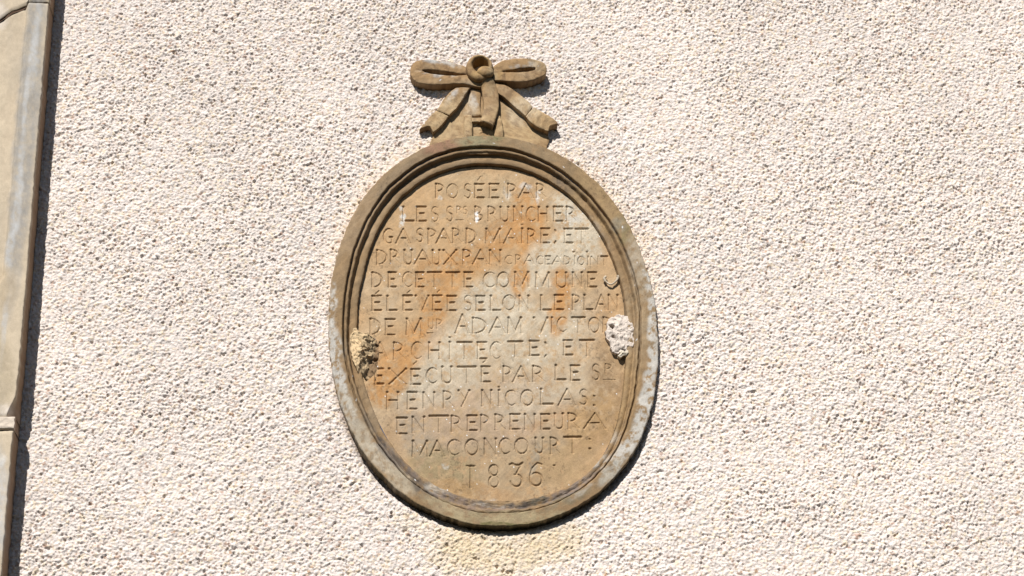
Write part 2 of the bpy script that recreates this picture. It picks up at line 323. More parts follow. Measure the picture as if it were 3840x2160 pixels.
# ---------------------------------------------------------------- stroke alphabet for the carving
def arc(cx, cy, rx, ry, a0, a1, n=12):
    t = np.radians(np.linspace(a0, a1, n)); return [(cx + rx * math.cos(v), cy + ry * math.sin(v)) for v in t]
ST, TH, HV = 1.0, .9, 1.15
def ln(*p, k=ST): return (list(p), k)
SER = {  # top serifs, bottom serifs at x
}
G = {
'A': ([ln((.03, 0), (.52, 1)), ln((.52, 1), (.97, 0), k=TH), ln((.26, .36), (.72, .36), k=.85)], [], [.03, .97]),
'B': ([ln((.18, 0), (.18, 1)), (arc(.18, .75, .55, .25, 90, -90), .8), (arc(.18, .26, .66, .26, 90, -90), .8)], [.18], [.18]),
'C': ([(arc(.58, .5, .52, .5, 48, 312, 18), .9)], [], []),
'D': ([ln((.12, 0), (.12, 1)), (arc(.12, .5, .82, .5, 90, -90, 16), .9)], [.12], [.12]),
'E': ([ln((.14, 0), (.14, 1)), ln((.1, 1), (.9, 1), k=HV), ln((.34, .54), (.72, .56), k=1.1), ln((.2, .02), (.9, .02), k=HV)], [.12], [.12]),
'G': ([(arc(.55, .5, .5, .5, 48, 300, 18), .9), ln((.86, .42), (.86, .06)), ln((.62, .42), (.9, .42), k=1.)], [], []),
'H': ([ln((.12, 0), (.12, 1)), ln((.88, 0), (.88, 1), k=.85), ln((.2, .52), (.84, .52), k=1.05)], [.12, .88], [.12, .88]),
'I': ([ln((.5, 0), (.5, 1))], [.5], [.5]),
'L': ([ln((.15, 0), (.15, 1)), ln((.2, .02), (.95, .02), k=1.25)], [.15], [.12]),
'M': ([ln((.1, 0), (.14, 1)), ln((.14, 1), (.5, .1), k=TH), ln((.5, .1), (.86, 1), k=1.05), ln((.86, 1), (.9, 0), k=.8)], [.12, .86], [.1, .9]),
'N': ([ln((.12, 0), (.12, 1), k=.9), ln((.14, 1), (.84, 0), k=TH), ln((.86, 0), (.86, 1), k=.8)], [.12, .86], [.12]),
'O': ([(arc(.5, .5, .48, .5, 0, 360, 26), .9)], [], []),
'P': ([ln((.15, 0), (.15, 1)), (arc(.2, .74, .68, .26, 95, -95, 12), .9)], [.15], [.15]),
'R': ([ln((.13, 0), (.13, 1)), (arc(.15, .74, .56, .26, 95, -95, 12), .9), ([(.36, .48), (.6, .28), (.95, .02)], .5)], [.13], [.13]),
'S': ([(arc(.5, .75, .36, .24, 35, 230, 12) + arc(.46, .26, .42, .27, 60, -150, 14), .85)], [], []),
'T': ([ln((.5, 0), (.5, .98), k=.85), ln((.02, .99), (.98, 1.0), k=1.3)], [], [.5]),
'U': ([([(.14, 1), (.14, .3)] + arc(.5, .28, .36, .28, 180, 360, 12) + [(.86, .3), (.86, 1)], .9)], [.14, .86], []),
'V': ([ln((.05, 1), (.5, 0), k=.6), ln((.5, 0), (.93, 1), k=1.05)], [.05, .93], []),
'X': ([ln((.05, 1), (.95, 0), k=.65), ln((.05, 0), (.95, 1), k=1.0)], [.05, .95], [.05, .95]),
'Y': ([ln((.1, 1), (.5, .5), k=.8), ln((.9, 1), (.32, 0), k=1.0)], [.1, .9], [.32]),
'1': ([ln((.5, 0), (.5, 1)), ln((.1, 1), (.9, .99), k=.8)], [.5], [.5]),
'8': ([(arc(.5, .76, .38, .24, 0, 360, 20), .9), (arc(.5, .25, .42, .26, 0, 360, 20), .9)], [], []),
'3': ([([(.05, .95), (.2, .99), (.45, .93), (.7, .93), (.95, 1.02)], 1.1), ([(.9, 1.0), (.45, .5)], .9), (arc(.5, .25, .40, .27, 110, -170, 18), .95)], [], []),
'6': ([([(.92, .93), (.6, 1.0), (.25, .78), (.08, .4)] , .8), (arc(.5, .27, .42, .29, 160, -200, 22), .95)], [], []),
';': ([ln((.45, .88), (.6, .80), k=1.1), ln((.6, .1), (.35, -.02), k=1.0)], [], []),
',': ([ln((.5, .12), (.3, -.02), k=1.0)], [], []),
':': ([ln((.4, .88), (.6, .86), k=1.1), ln((.4, .1), (.6, .08), k=1.1)], [], []),
"'": ([ln((.1, 0), (.9, 1), k=.9)], [], []), '.': ([ln((.3, .5), (.7, .5), k=1.2)], [], []), '_': ([ln((0, .5), (1, .5), k=.8)], [], []),
}
KIND = {"'": 'accent_mark', '.': 'dot_mark', '_': 'carved_underline', ';': 'punctuation_mark', ',': 'punctuation_mark', ':': 'punctuation_mark'}
# (glyph, left, right, top, bottom) in survey units
L = []
def row(top, base, items, slope=0., x0=0):
    for it in items:
        g, xl, xr = it[:3]; t = it[3] if len(it) > 3 else top + slope * (xl - x0); b = it[4] if len(it) > 4 else base + slope * (xl - x0)
        L.append((g, xl, xr, t, b))
row(689, 741, [('P',1630,1665),('O',1677,1719),('S',1741,1770),('E',1778,1820),('E',1831,1874),('P',1900,1936),('A',1944,2001),('R',2010,2050),("'",1790,1804,663,677)])
row(775, 829, [('L',1505,1553),('E',1560,1603),('S',1617,1647),('S',1674,1701),('R',1712,1734,773,800),('S',1738,1753,773,802),('_',1708,1737,821,829),('B',1776,1813),
 ('R',1828,1867),('U',1872,1912),('N',1924,1966),('C',1974,2010),('H',2016,2058),('E',2073,2114),('R',2122,2162)])
row(857, 911, [('G',1438,1476),('A',1485,1540),('S',1562,1589,857,906),('P',1602,1635),('A',1635,1690),('R',1695,1735),('D',1746,1786),('M',1817,1885),('A',1890,1945),('I',1950,1968),('.',1952,1966,837,846),
 ('R',1977,2016),('E',2025,2064),(';',2076,2092),('E',2113,2151),('T',2159,2208)])
row(937, 991, [('D',1411,1453),('R',1462,1503),('U',1513,1551),('A',1554,1615),('U',1619,1654),('X',1662,1714),('P',1733,1769),('A',1772,1831),('N',1831,1884),('C',1895,1923,958,990),('R',1933,1962,956,990),
 ('A',1965,2003,954,990),('C',2012,2037,960,991),('E',2044,2068,960,991),('A',2069,2108,960,991),('D',2114,2139,961,992),('I',2150,2161,961,992),('O',2167,2192,961,992),('I',2200,2212,961,992),('N',2214,2249,961,992),('T',2253,2278,961,993),
 ('.',2147,2157,942,949),('.',2199,2208,941,948)])
row(1021, 1076, [('D',1392,1434),('E',1453,1488),('C',1509,1548),('E',1557,1594),('T',1604,1656),('T',1673,1725),('E',1739,1777),('C',1811,1857),('O',1867,1912),('M',1925,1990),('M',2005,2068),('U',2083,2130),('N',2144,2189),('E',2201,2240)])
row(1110, 1165, [('E',1391,1434),('L',1448,1491),('E',1508,1549),('V',1557,1611),('E',1620,1662),('E',1673,1714),('S',1740,1774),('E',1784,1824),('L',1835,1880),('O',1886,1932),('N',1943,1988),('L',2023,2069),('E',2076,2117),
 ('P',2146,2177),('L',2187,2225),('A',2232,2274),('N',2279,2323),("'",1408,1424,1091,1102),("'",1527,1541,1090,1100),("'",1640,1650,1090,1098)], -.004, 1400)
row(1196, 1255, [('D',1384,1427),('E',1442,1486),('M',1519,1589),('U',1606,1630,1197,1233),('R',1636,1664,1197,1234),('_',1602,1625,1245,1253),('A',1707,1761,1180,1250),('D',1768,1826,1192,1250),('A',1834,1893,1190,1249),
 ('M',1901,1964,1191,1249),('V',2001,2058,1190,1248),('I',2062,2082,1190,1246),('C',2090,2127,1190,1244),('T',2144,2195,1190,1246),('O',2209,2249,1190,1245),('R',2258,2300,1190,1246)])
row(1283, 1346, [('A',1396,1454),('R',1473,1524),('C',1543,1584),('H',1603,1654),('I',1678,1698),('.',1680,1694,1262,1269),('T',1716,1772),('E',1788,1829),('C',1839,1880),('T',1905,1961,1281,1338),('E',1982,2025,1279,1334),(';',2038,2056,1278,1338),
 ('E',2110,2152,1277,1333),('T',2174,2228,1276,1336)])
row(1383, 1441, [('E',1403,1443),('X',1457,1526),('E',1539,1580),('C',1597,1640,1380,1436),('U',1652,1699,1375,1436),('T',1716,1786,1375,1434),('E',1802,1842,1374,1432),('P',1885,1920,1373,1431),('A',1922,1984,1372,1431),('R',1995,2045,1372,1430),
 ('L',2078,2124,1370,1426),('E',2137,2178,1370,1426),('S',2221,2251,1366,1424),('R',2266,2300,1365,1400),('_',2262,2306,1420,1427),("'",1549,1564,1357,1368),("'",1812,1825,1352,1360)])
row(1470, 1534, [('H',1445,1499),('E',1525,1568),('N',1582,1636,1471,1530),('R',1660,1708,1466,1528),('Y',1717,1767,1465,1525),('N',1803,1849,1464,1524),('I',1862,1881,1464,1523),('.',1865,1876,1447,1454),('C',1895,1935,1463,1520),
 ('O',1953,2000,1463,1520),('L',2022,2075,1459,1517),('A',2093,2158,1459,1520),('S',2172,2205,1460,1516),(':',2219,2237,1480,1525)])
row(1566, 1626, [('E',1484,1530),('N',1541,1599,1564,1624),('T',1609,1682,1560,1621),('R',1689,1738,1559,1618),('E',1748,1792,1558,1614),('P',1800,1834,1556,1614),('R',1854,1900,1554,1612),('E',1908,1954,1554,1611),('N',1964,2013,1553,1610),
 ('E',2025,2065,1552,1609),('U',2075,2117,1551,1608),('R',2127,2175,1550,1608),('A',2189,2273,1548,1606)])
row(1652, 1710, [('M',1541,1612),('A',1613,1666),('C',1678,1725,1649,1706),('O',1746,1795,1647,1705),('N',1811,1867,1645,1704),('C',1873,1915,1644,1702),('O',1932,1982,1643,1700),('U',2003,2041,1642,1699),('R',2061,2102,1640,1701),('T',2116,2182,1638,1698),(':',2203,2222,1640,1686)])
row(1747, 1828, [('1',1746,1784),('8',1831,1875,1744,1827),('3',1910,1964,1737,1822),('6',1984,2039,1736,1820),('.',2072,2086,1742,1750)])

# ---------------------------------------------------------------- inscription panel, letters cut as V grooves
DX = .00094; DZ = .00102
rmax = .44
xs = np.arange(-.31, .32, DX); zs = np.arange(-.415, .42, DZ)
X, Z = np.meshgrid(CX + xs, CZ + zs, indexing='ij')
H = D_PAN + .0006 * fbm(X / .05, Z / .05, 90, 3) + .00018 * fbm(X / .006, Z / .006, 93, 3)
cut = np.zeros(X.shape); lid = np.full(X.shape, -1, np.int32)
rng = np.random.RandomState(4)
def carve(gi, segs):
    P = np.array([[s[0][0], s[0][1], s[1][0], s[1][1]] for s in segs]); mx = .006
    i0 = max(0, int((P[:, [0, 2]].min() - mx - X[0, 0]) / DX)); i1 = int((P[:, [0, 2]].max() + mx - X[0, 0]) / DX) + 1
    j0 = max(0, int((P[:, [1, 3]].min() - mx - Z[0, 0]) / DZ)); j1 = int((P[:, [1, 3]].max() + mx - Z[0, 0]) / DZ) + 1
    x = X[i0:i1, j0:j1]; z = Z[i0:i1, j0:j1]; best = np.zeros(x.shape)
    rag = .00022 * vn(x / .0025, z / .0025, 99)
    for (p, q, wa, wb) in segs:
        dx, dz = q[0] - p[0], q[1] - p[1]; l2 = dx * dx + dz * dz + 1e-12
        t = np.clip(((x - p[0]) * dx + (z - p[1]) * dz) / l2, 0, 1)
        dist = np.hypot(x - p[0] - t * dx, z - p[1] - t * dz)
        best = np.maximum(best, wa + (wb - wa) * t + rag * (wa > .0006) - dist)
    v = cut[i0:i1, j0:j1]; mk = best > np.maximum(v, 0)
    v[mk] = best[mk]; lid[i0:i1, j0:j1][mk] = gi
WB = .00235
for gi, (g, xl, xr, yt, yb) in enumerate(L):
    strokes, ts, bs = G[g]
    small = (yb - yt) < 45
    k0 = WB * (.78 if small else 1.) * (1.12 if g in '1836' else 1.)
    jit = rng.uniform(-1.2, 1.2, 2)
    def wp(u, v):
        x, _, z = at(xl + (xr - xl) * u + jit[0], yb + (yt - yb) * v + jit[1], D_PAN); return float(x), float(z)
    segs = []
    for pts, k in strokes:
        k *= rng.uniform(.88, 1.1)
        q = [wp(*p) for p in pts]; n = len(q) - 1
        for i in range(n):
            if n > 6:   # curved stroke swells on the flanks, thins at the ends
                f = lambda a: .72 + .34 * math.sin(math.pi * min(1, max(0, a)))
                segs.append((q[i], q[i + 1], k0 * k * f(i / n), k0 * k * f((i + 1) / n)))
            else:
                segs.append((q[i], q[i + 1], k0 * k, k0 * k * rng.uniform(.9, 1.05)))
    if not small:
        s = 7. / max(8, (xr - xl))
        for sx in ts:
            a, b, c = wp(sx - s, 1.), wp(sx, .985), wp(sx + s, 1.)
            segs += [(a, b, .0005, k0 * 1.4), (b, c, k0 * 1.4, .0005)]
        for sx in bs:
            a, b, c = wp(sx - s, .0), wp(sx, .01), wp(sx + s, .0)
            segs += [(a, b, .0004, k0 * .9), (b, c, k0 * .9, .0004)]
    carve(gi, segs)
# faint ruling scratches of the stonecutter
H = H - np.minimum(cut * 1.5, .0036)
rr = np.hypot(X - CX, Z - CZ); tt = np.arctan2(Z - CZ, X - CX)
inside = rr < (r_pan(tt.ravel()).reshape(tt.shape) + .0022)
qx, qy = proj(X, -H, Z); inside &= ~inpoly(qx, qy, LP_IN)
co = np.stack([X - CX, -H, Z - CZ], -1).reshape(-1, 3)
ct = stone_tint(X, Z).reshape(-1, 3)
nx, nz = X.shape
fc = grid_faces(nx, nz)
fin = inside.ravel()[fc].all(1); fc = fc[fin]
fl = np.max(lid.ravel()[fc], axis=1); cutf = (cut.ravel()[fc] > 0).sum(1) >= 1
fl = np.where(cutf, fl, -1)
v, f_, c_ = submesh(co, fc[fl < 0], ct)
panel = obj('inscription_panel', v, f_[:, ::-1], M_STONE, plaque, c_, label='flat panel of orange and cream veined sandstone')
order = np.argsort(fl, kind='stable'); fs = fl[order]; bounds = np.searchsorted(fs, np.arange(len(L) + 1))
for gi in range(len(L)):
    sel = fc[order[bounds[gi]:bounds[gi + 1]]]
    if not len(sel): continue
    v, f_, c_ = submesh(co, sel, ct)
    g = L[gi][0]; nm = KIND.get(g, 'carved_numeral' if g in '1836' else 'carved_letter')
    obj(nm, v, f_[:, ::-1], M_STONE, panel, c_)

# ---------------------------------------------------------------- generic loft for carved and modelled pieces
def wpt(P, d):
    x, y, z = at(P[..., 0], P[..., 1], d); return np.stack([x, y, z], -1)
def carved(name, rows, d, parent, mat, tint, nr=40, nc=10, closed=False, edge=.0022, rough=.0011, jag=0, ends=(True, True), back=-.006, bow=0., org=(0, 0, 0), extra=None, seed=0, label=None, lin=False, sharp=45):
    """rows: (k, m, 2) survey points across a band; d: front protrusion (scalar or one per row)"""
    rows = np.array(rows, float); k, mcol = rows.shape[:2]
    dd = np.full((k, 1), d) if np.isscalar(d) else np.array(d, float)[:, None]
    if lin:
        t = np.linspace(0, k - 1, nr); i = np.minimum(t.astype(int), k - 2); u = (t - i)
        g = rows[i] * (1 - u)[:, None, None] + rows[i + 1] * u[:, None, None]; dv = dd[i, 0] * (1 - u) + dd[i + 1, 0] * u
    else:
        g = spline(rows, nr, closed); dv = spline(dd, nr, closed)[:, 0]
    # columns, denser at both edges
    u = .5 - .5 * np.cos(np.linspace(0, math.pi, nc)); tcol = u * (mcol - 1); j = np.minimum(tcol.astype(int), mcol - 2); q = (tcol - j)[None, :, None]
    g = g[:, j] * (1 - q) + g[:, j + 1] * q
    P = wpt(g, dv[:, None] * np.ones((1, nc)))
    # distance to border
    seg = np.linalg.norm(np.diff(P, axis=1), axis=-1); cum = np.concatenate([np.zeros((nr, 1)), np.cumsum(seg, 1)], 1)
    bd = np.minimum(cum, cum[:, -1:] - cum)
    if not closed:
        seg = np.linalg.norm(np.diff(P, axis=0), axis=-1); cm = np.concatenate([np.zeros((1, nc)), np.cumsum(seg, 0)], 0)
        if ends[0]: bd = np.minimum(bd, cm)
        if ends[1]: bd = np.minimum(bd, cm[-1:] - cm)
    b = np.clip(bd / edge, 0, 1)
    dep = -P[..., 1] - edge * .75 * (1 - np.sqrt(np.maximum(0, 1 - (1 - b) ** 2)))
    wid = cum[:, -1:] + 1e-9
    dep = dep + bow * np.sin(math.pi * cum / wid)
    if extra is not None: dep = extra(P[..., 0], P[..., 2], dep, cum / wid)
    dep = dep + rough * fbm(P[..., 0] / .011, P[..., 2] / .011, 200 + seed, 3) + rough * .3 * fbm(P[..., 0] / .002, P[..., 2] / .002, 210 + seed, 2)
    P[..., 0] += .0008 * fbm(P[..., 0] / .013, P[..., 2] / .013, 220 + seed, 2); P[..., 2] += .0008 * fbm(P[..., 0] / .013, P[..., 2] / .013, 230 + seed, 2)
    if jag:
        P[..., 0] += jag * fbm(P[..., 0] / .005, P[..., 2] / .005, 250 + seed, 3); P[..., 2] += jag * fbm(P[..., 0] / .005, P[..., 2] / .005, 260 + seed, 3)
    P[..., 1] = -dep
    n, m_ = P.shape[:2]
    V = P.reshape(-1, 3); Fc = grid_faces(n, m_, closed)
    # skirt rows
    def skirt(idx, loop, flip):
        nonlocal V, Fc
        idx = np.array(idx); K = 4; prev = idx; top = V[idx].copy()
        for s in range(1, K + 1):
            q = top.copy(); q[:, 1] = top[:, 1] + (-back - top[:, 1]) * s / K
            q[:, 0] += .0006 * fbm(q[:, 0] / .01, (q[:, 2] + q[:, 1] * 2) / .01, 240 + seed, 2)
            base = len(V); V = np.concatenate([V, q]); cur = np.arange(base, base + len(idx))
            a, b_ = prev[:-1], prev[1:]; c, d_ = cur[:-1], cur[1:]
            if loop: a, b_, c, d_ = prev, np.roll(prev, -1), cur, np.roll(cur, -1)
            f = np.stack([a, c, d_, b_] if not flip else [b_, d_, c, a], -1); Fc = np.concatenate([Fc, f]); prev = cur
    if closed:
        skirt(np.arange(n) * m_, True, True); skirt(np.arange(n) * m_ + m_ - 1, True, False)
    else:
        border = list(np.arange(m_)) + list(np.arange(1, n) * m_ + m_ - 1) + list((n - 1) * m_ + np.arange(m_ - 2, -1, -1)) + list(np.arange(n - 2, 0, -1) * m_)
        skirt(border, True, False)
    c = tint(V[:, 0], V[:, 2])
    return obj(name, V - np.array(org), Fc, mat, parent, c, sharp=sharp, label=label)

BOW_B = [(1620,245,60,10,12,(.5,.49,.47),.7),(1700,265,26,10,20,WHT,.5),(1640,298,60,8,8,(.55,.52,.48),.6),(1690,385,10,40,40,(.58,.55,.52),.7),(1775,395,14,26,0,(.6,.58,.56),.8),
 (1800,255,40,30,0,(.44,.30,.14),.5),(1815,300,60,50,0,(.46,.30,.13),.6),(1945,275,40,8,-10,(.42,.40,.38),.5),(1990,262,16,10,0,(.5,.49,.47),.6),(2020,235,40,60,0,(.45,.35,.22),.5),
 (1700,470,120,90,0,(.54,.39,.22),.7),(1950,470,120,90,0,(.55,.39,.21),.7),(1960,430,60,50,0,(.58,.47,.33),.5),(1760,390,30,60,0,(.55,.45,.33),.5),(1840,330,20,60,0,(.40,.31,.19),.5)]
def bow_tint(x, z):
    px, py = chart(x, z)
    c = np.ones(px.shape + (3,)) * np.array((.375, .24, .12))
    s = fbm(px / 70, py / 30, 71, 4)
    k = np.clip(s, 0, 1)[..., None] * .7; c = c * (1 - k) + np.array((.33, .195, .085)) * k
    k = np.clip(-s, 0, 1)[..., None] * .7; c = c * (1 - k) + np.array((.40, .30, .19)) * k
    c = blend(c, px, py, BOW_B, 10., 80) * .9
    c = c * (1 + .12 * fbm(px / 9, py / 9, 73, 3) + .06 * fbm(px / 3, py / 3, 75, 2))[..., None]
    spk = h2(np.floor(px / 2.4), np.floor(py / 2.4), 78) > .9996
    gr = (fbm(px / 14, py / 14, 76, 4) > .16)[..., None] & (fbm(px / 60, py / 60, 79, 2) > -.1)[..., None]
    c = np.where(gr, c * np.array((.74, .72, .72)), c)
    return np.clip(np.where(spk[..., None], .8, c), .01, .9)

BO = np.array([float(v) for v in at(1810, 380)]); BO[1] = 0
bowt = bpy.data.objects.new('carved_ribbon_bow', None); col.objects.link(bowt); bowt.location = BO
tag(bowt, 'carved sandstone ribbon bow with knot and hanging tails above the oval tablet', 'carved bow')
Zs = .26399
def bz(p): return [[1480 + a * Zs, 180 + b * Zs] for a, b in p]
kw = dict(parent=bowt, mat=M_STONE, tint=bow_tint, org=BO)
carved('backing_slab', [bz(r) for r in [[(1060,540),(1490,540)],[(1000,640),(1560,640)],[(890,800),(1720,800)],[(790,960),(1880,960)],[(650,1130),(2040,1130)],[(530,1290),(2190,1280)],[(480,1420),(2165,1400)],[(480,1500),(2165,1500)]]],
       .0045, nr=50, nc=50, edge=.0015, rough=.0008, seed=1, **kw)
lo = [(1000,262,1010,372),(880,222,930,362),(740,190,800,340),(600,170,680,322),(450,163,560,308),(330,175,460,306),(255,225,405,312),(225,310,392,320),(238,400,405,330),(300,470,450,345),
      (420,510,540,365),(580,522,650,378),(740,512,760,386),(900,505,860,390),(1050,518,950,386),(1225,555,1010,380),(1235,470,1018,378),(1120,380,1020,376)]
def slit(x, z, d, u): return d
carved('ribbon_loop', [bz([(a, b), (c, e)]) for a, b, c, e in lo], .019, nr=150, nc=14, closed=True, edge=.0022, bow=.001, rough=.0014, back=-.004, seed=2, **kw)
ro_ = [(1400,262,1545,330),(1500,195,1640,310),(1620,158,1740,290),(1760,142,1850,280),(1900,148,1940,276),(2040,175,1985,280),(2130,215,1998,290),(2165,300,1995,302),(2135,370,1970,312),(2050,420,1920,322),
      (1950,455,1860,332),(1820,475,1780,340),(1680,475,1700,343),(1540,465,1620,342),(1420,455,1560,338),(1395,410,1540,336),(1390,350,1535,334),(1385,310,1540,332)]
carved('ribbon_loop', [bz([(a, b), (c, e)]) for a, b, c, e in ro_], .023, nr=150, nc=14, closed=True, edge=.0022, bow=.001, rough=.0014, back=-.004, seed=3, **kw)
# dull floor seen inside the two slits
for k_, r_ in enumerate(([[(380,300),(380,345)],[(600,290),(600,390)],[(800,310),(800,400)],[(1030,350),(1030,400)]], [[(1520,290),(1520,350)],[(1700,270),(1700,355)],[(1850,262),(1850,350)],[(2010,265),(2010,320)]])):
    carved('loop_hollow', [bz(r) for r in r_], .0015, nr=24, nc=8, edge=.001, rough=.001, back=-.004, seed=4 + k_, **kw)
ring = [[(1207 + 192 * math.cos(t), 272 - 182 * math.sin(t)), (1222 + 112 * math.cos(t), 236 - 96 * math.sin(t))] for t in np.linspace(0, 2 * math.pi, 24, endpoint=False)]
carved('knot_ring', [bz(r) for r in ring], .030, nr=90, nc=14, closed=True, edge=.005, bow=.003, back=-.002, seed=6, **kw)
def ball(x, z, d, u): return d
ball_rows = [[(1288 + 122 * c * math.cos(t) , 326 - 74 * c * math.sin(t)) for c in (1., .66, .33, .01)] for t in np.linspace(0, 2 * math.pi, 20, endpoint=False)]
def dome(x, z, d, u): return d + .009 * np.sqrt(np.clip(1 - (1 - u) ** 2, 0, 1)) - .004
carved('knot', [bz(r) for r in ball_rows], .034, nr=60, nc=12, closed=True, edge=.0001, extra=dome, back=.0, seed=7, **kw)
carved('hanging_ribbon', [bz(r) for r in [[(1065,590),(1145,590),(1228,590)],[(1052,700),(1140,700),(1225,700)],[(1045,830),(1120,830),(1215,830)],[(1050,960),(1130,965),(1240,960)]]], .009, nr=30, nc=12, edge=.003, bow=.001, seed=8, label='flat rear strip of ribbon beneath the knot', **kw)
carved('hanging_ribbon', [bz(r) for r in [[(1225,440),(1320,430),(1400,425)],[(1235,560),(1340,550),(1448,545)],[(1255,690),(1370,690),(1480,690)],[(1265,830),(1370,840),(1482,840)],[(1245,950),(1340,975),(1440,985)],[(1215,1035),(1310,1060),(1400,1105)]]],
       [.026, .020, .019, .020, .022, .024], nr=60, nc=14, edge=.003, bow=.0025, back=.006, seed=9, label='curved front strip of ribbon hanging from the knot', **kw)
carved('hanging_ribbon', [bz(r) for r in [[(1095,985),(1160,990),(1250,990)],[(1098,1015),(1160,1015),(1260,1030)],[(1095,1050),(1160,1045),(1260,1060)]]], .013, nr=12, nc=12, edge=.002, back=.004, seed=10, label='short broken lip of ribbon under the knot', **kw)
for k_, r_ in enumerate(([[(988,955),(1100,945)],[(985,1050),(1105,1045)],[(985,1150),(1108,1150)],[(990,1270),(1108,1270)]], [[(1440,955),(1500,960)],[(1425,1050),(1530,1050)],[(1415,1150),(1545,1150)],[(1415,1280),(1548,1280)]])):
    carved('side_block', [bz(r) for r in r_], .012, nr=20, nc=10, edge=.003, bow=.001, seed=12 + k_, **kw)
def rub(x, z, d, u):
    g, _ = grains(x, z, .009, 301); return d + .004 * np.clip(g, 0, 2) - .003
carved('broken_stone', [bz(r) for r in [[(1090,1060),(1430,1060)],[(1090,1140),(1430,1140)],[(1090,1190),(1430,1190)],[(1090,1260),(1430,1260)]]], .005, nr=36, nc=48, edge=.002, rough=.0025, extra=rub, seed=14, label='rough broken stub of stone under the ribbon', **kw)
tl = dict(nr=44, nc=14, edge=.0016, bow=.0008, rough=.0014)
carved('ribbon_tail', [bz(r) for r in [[(870,560),(980,560),(1075,560)],[(800,610),(920,620),(1030,625)],[(715,700),(835,730),(955,740)],[(655,790),(765,830),(880,850)],[(603,882),(690,915),(782,952)]]], .017, seed=15, label='upper left ribbon tail', **tl, **kw)
carved('ribbon_tail', [bz(r) for r in [[(590,886),(680,922),(768,962)],[(520,950),(610,985),(712,1040)],[(455,1020),(555,1055),(650,1110)],[(400,1090),(510,1095),(580,1170)],[(355,1150),(500,1100),(545,1190)]]], .015, seed=16, label='lower left ribbon tail with notched end', **tl, **kw)
carved('ribbon_tail', [bz(r) for r in [[(1430,500),(1440,560),(1470,640)],[(1560,520),(1530,610),(1540,690)],[(1700,600),(1650,700),(1660,790)],[(1830,700),(1780,790),(1750,870)],[(1962,828),(1915,890),(1857,958)]]], .017, seed=17, label='upper right ribbon tail', **tl, **kw)
carved('ribbon_tail', [bz(r) for r in [[(1975,836),(1925,900),(1862,968)],[(2090,905),(2020,980),(1945,1060)],[(2200,970),(2120,1050),(2050,1130)],[(2290,1030),(2190,1095),(2130,1165)],[(2320,1075),(2205,1105),(2190,1180)]]], .019, seed=18, label='lower right ribbon tail with notched end', **tl, **kw)

# ---------------------------------------------------------------- mortar repairs on the tablet
def mort(base, seed):
    def f(x, z):
        n = fbm(x / .008, z / .008, seed, 3)
        c = np.ones(np.shape(x) + (3,)) * np.array(base)
        return np.clip(c * (1 + .22 * n)[..., None], .02, .9)
    return f
def patch(name, outline, centre, dfun, tint, seed, label, nr=130, nc=34):
    o = np.array(outline, float); c = np.array(centre, float)
    rows = [[tuple(p), tuple(c + (p - c) * .02)] for p in o]
    def ex(x, z, d, u): return dfun(x, z, u)
    return carved(name, rows, -.004, plaque, M_MORTAR, tint, nr=nr, nc=nc, closed=True, edge=.0001, rough=.001, back=-.024, jag=.0034, org=ORG0, extra=ex, seed=seed, label=label, sharp=None)
s7 = .27195
za = lambda a, b: (1200 + a * s7, 1100 + b * s7)
zb = lambda a, b: (1800 + a * s7, 1100 + b * s7)
def hole(x, z, c, r, depth):
    hx, _, hz = at(c[0], c[1], -.006); q = ((x - hx) ** 2 + (z - hz) ** 2) / (r * MM) ** 2
    return -depth * MM * np.exp(-q ** 2)
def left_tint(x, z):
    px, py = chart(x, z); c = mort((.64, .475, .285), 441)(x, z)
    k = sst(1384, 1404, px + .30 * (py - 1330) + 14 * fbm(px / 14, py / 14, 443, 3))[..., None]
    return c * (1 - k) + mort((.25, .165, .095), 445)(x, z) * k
def dleft(x, z, u):
    px, py = chart(x, z)
    q = px + .30 * (py - 1330)
    slope = sst(1402, 1345, q)
    g, _ = grains(x, z, .0075, 411); g2, _ = grains(x, z, .0034, 421)
    d = -.0195 + .0225 * slope + .0018 * np.clip(g, 0, 2) + .0026 * np.clip(g2, 0, 2) + .004 * fbm(x / .010, z / .012, 431, 3) * (1 - slope * .75)
    d = np.where(u < .03, np.maximum(d, -.0125), d)
    return d + hole(x, z, za(768, 880), 4.2, 12) + hole(x, z, za(780, 690), 2.6, 9) + hole(x, z, za(610, 1190), 5, 8)
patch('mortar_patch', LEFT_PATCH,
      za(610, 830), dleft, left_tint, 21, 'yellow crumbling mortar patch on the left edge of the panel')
def dright(x, z, u):
    g, _ = grains(x, z, .0065, 511); g2, _ = grains(x, z, .0035, 521)
    d = -.0042 + .0050 * np.sqrt(np.clip(u, 0, 1)) * 1. + .0014 * np.clip(g, 0, 2) + .0014 * np.clip(g2, 0, 2) - .001
    return d + hole(x, z, zb(1812, 470), 3.0, 15) + hole(x, z, zb(1832, 598), 3.2, 16) + .0022 * fbm(x / .006, z / .006, 531, 3)
patch('mortar_patch', [zb(*p) for p in [(1722,530),(1745,500),(1748,440),(1790,352),(1870,308),(1950,300),(2040,330),(2095,400),(2122,480),(2112,600),(2116,700),(2080,775),(2035,800),(2000,812),(1930,825),(1850,822),(1800,750),(1762,650),(1738,600)]],
      zb(1930, 560), dright, mort((.66, .575, .505), 541), 22, 'whitish rough mortar patch with two holes at the right edge of the panel')
def dchip(x, z, u): return .0005 + .003 * u + .001 * fbm(x / .004, z / .004, 551, 2)
patch('mortar_flake', [zb(*p) for p in [(1915,822),(1960,812),(2030,800),(2030,850),(1995,880),(1940,887),(1898,882),(1922,850)]], zb(1970, 848), dchip, mort((.68, .60, .48), 552), 23,
      'small loose mortar flake below the whitish patch', 50, 8)
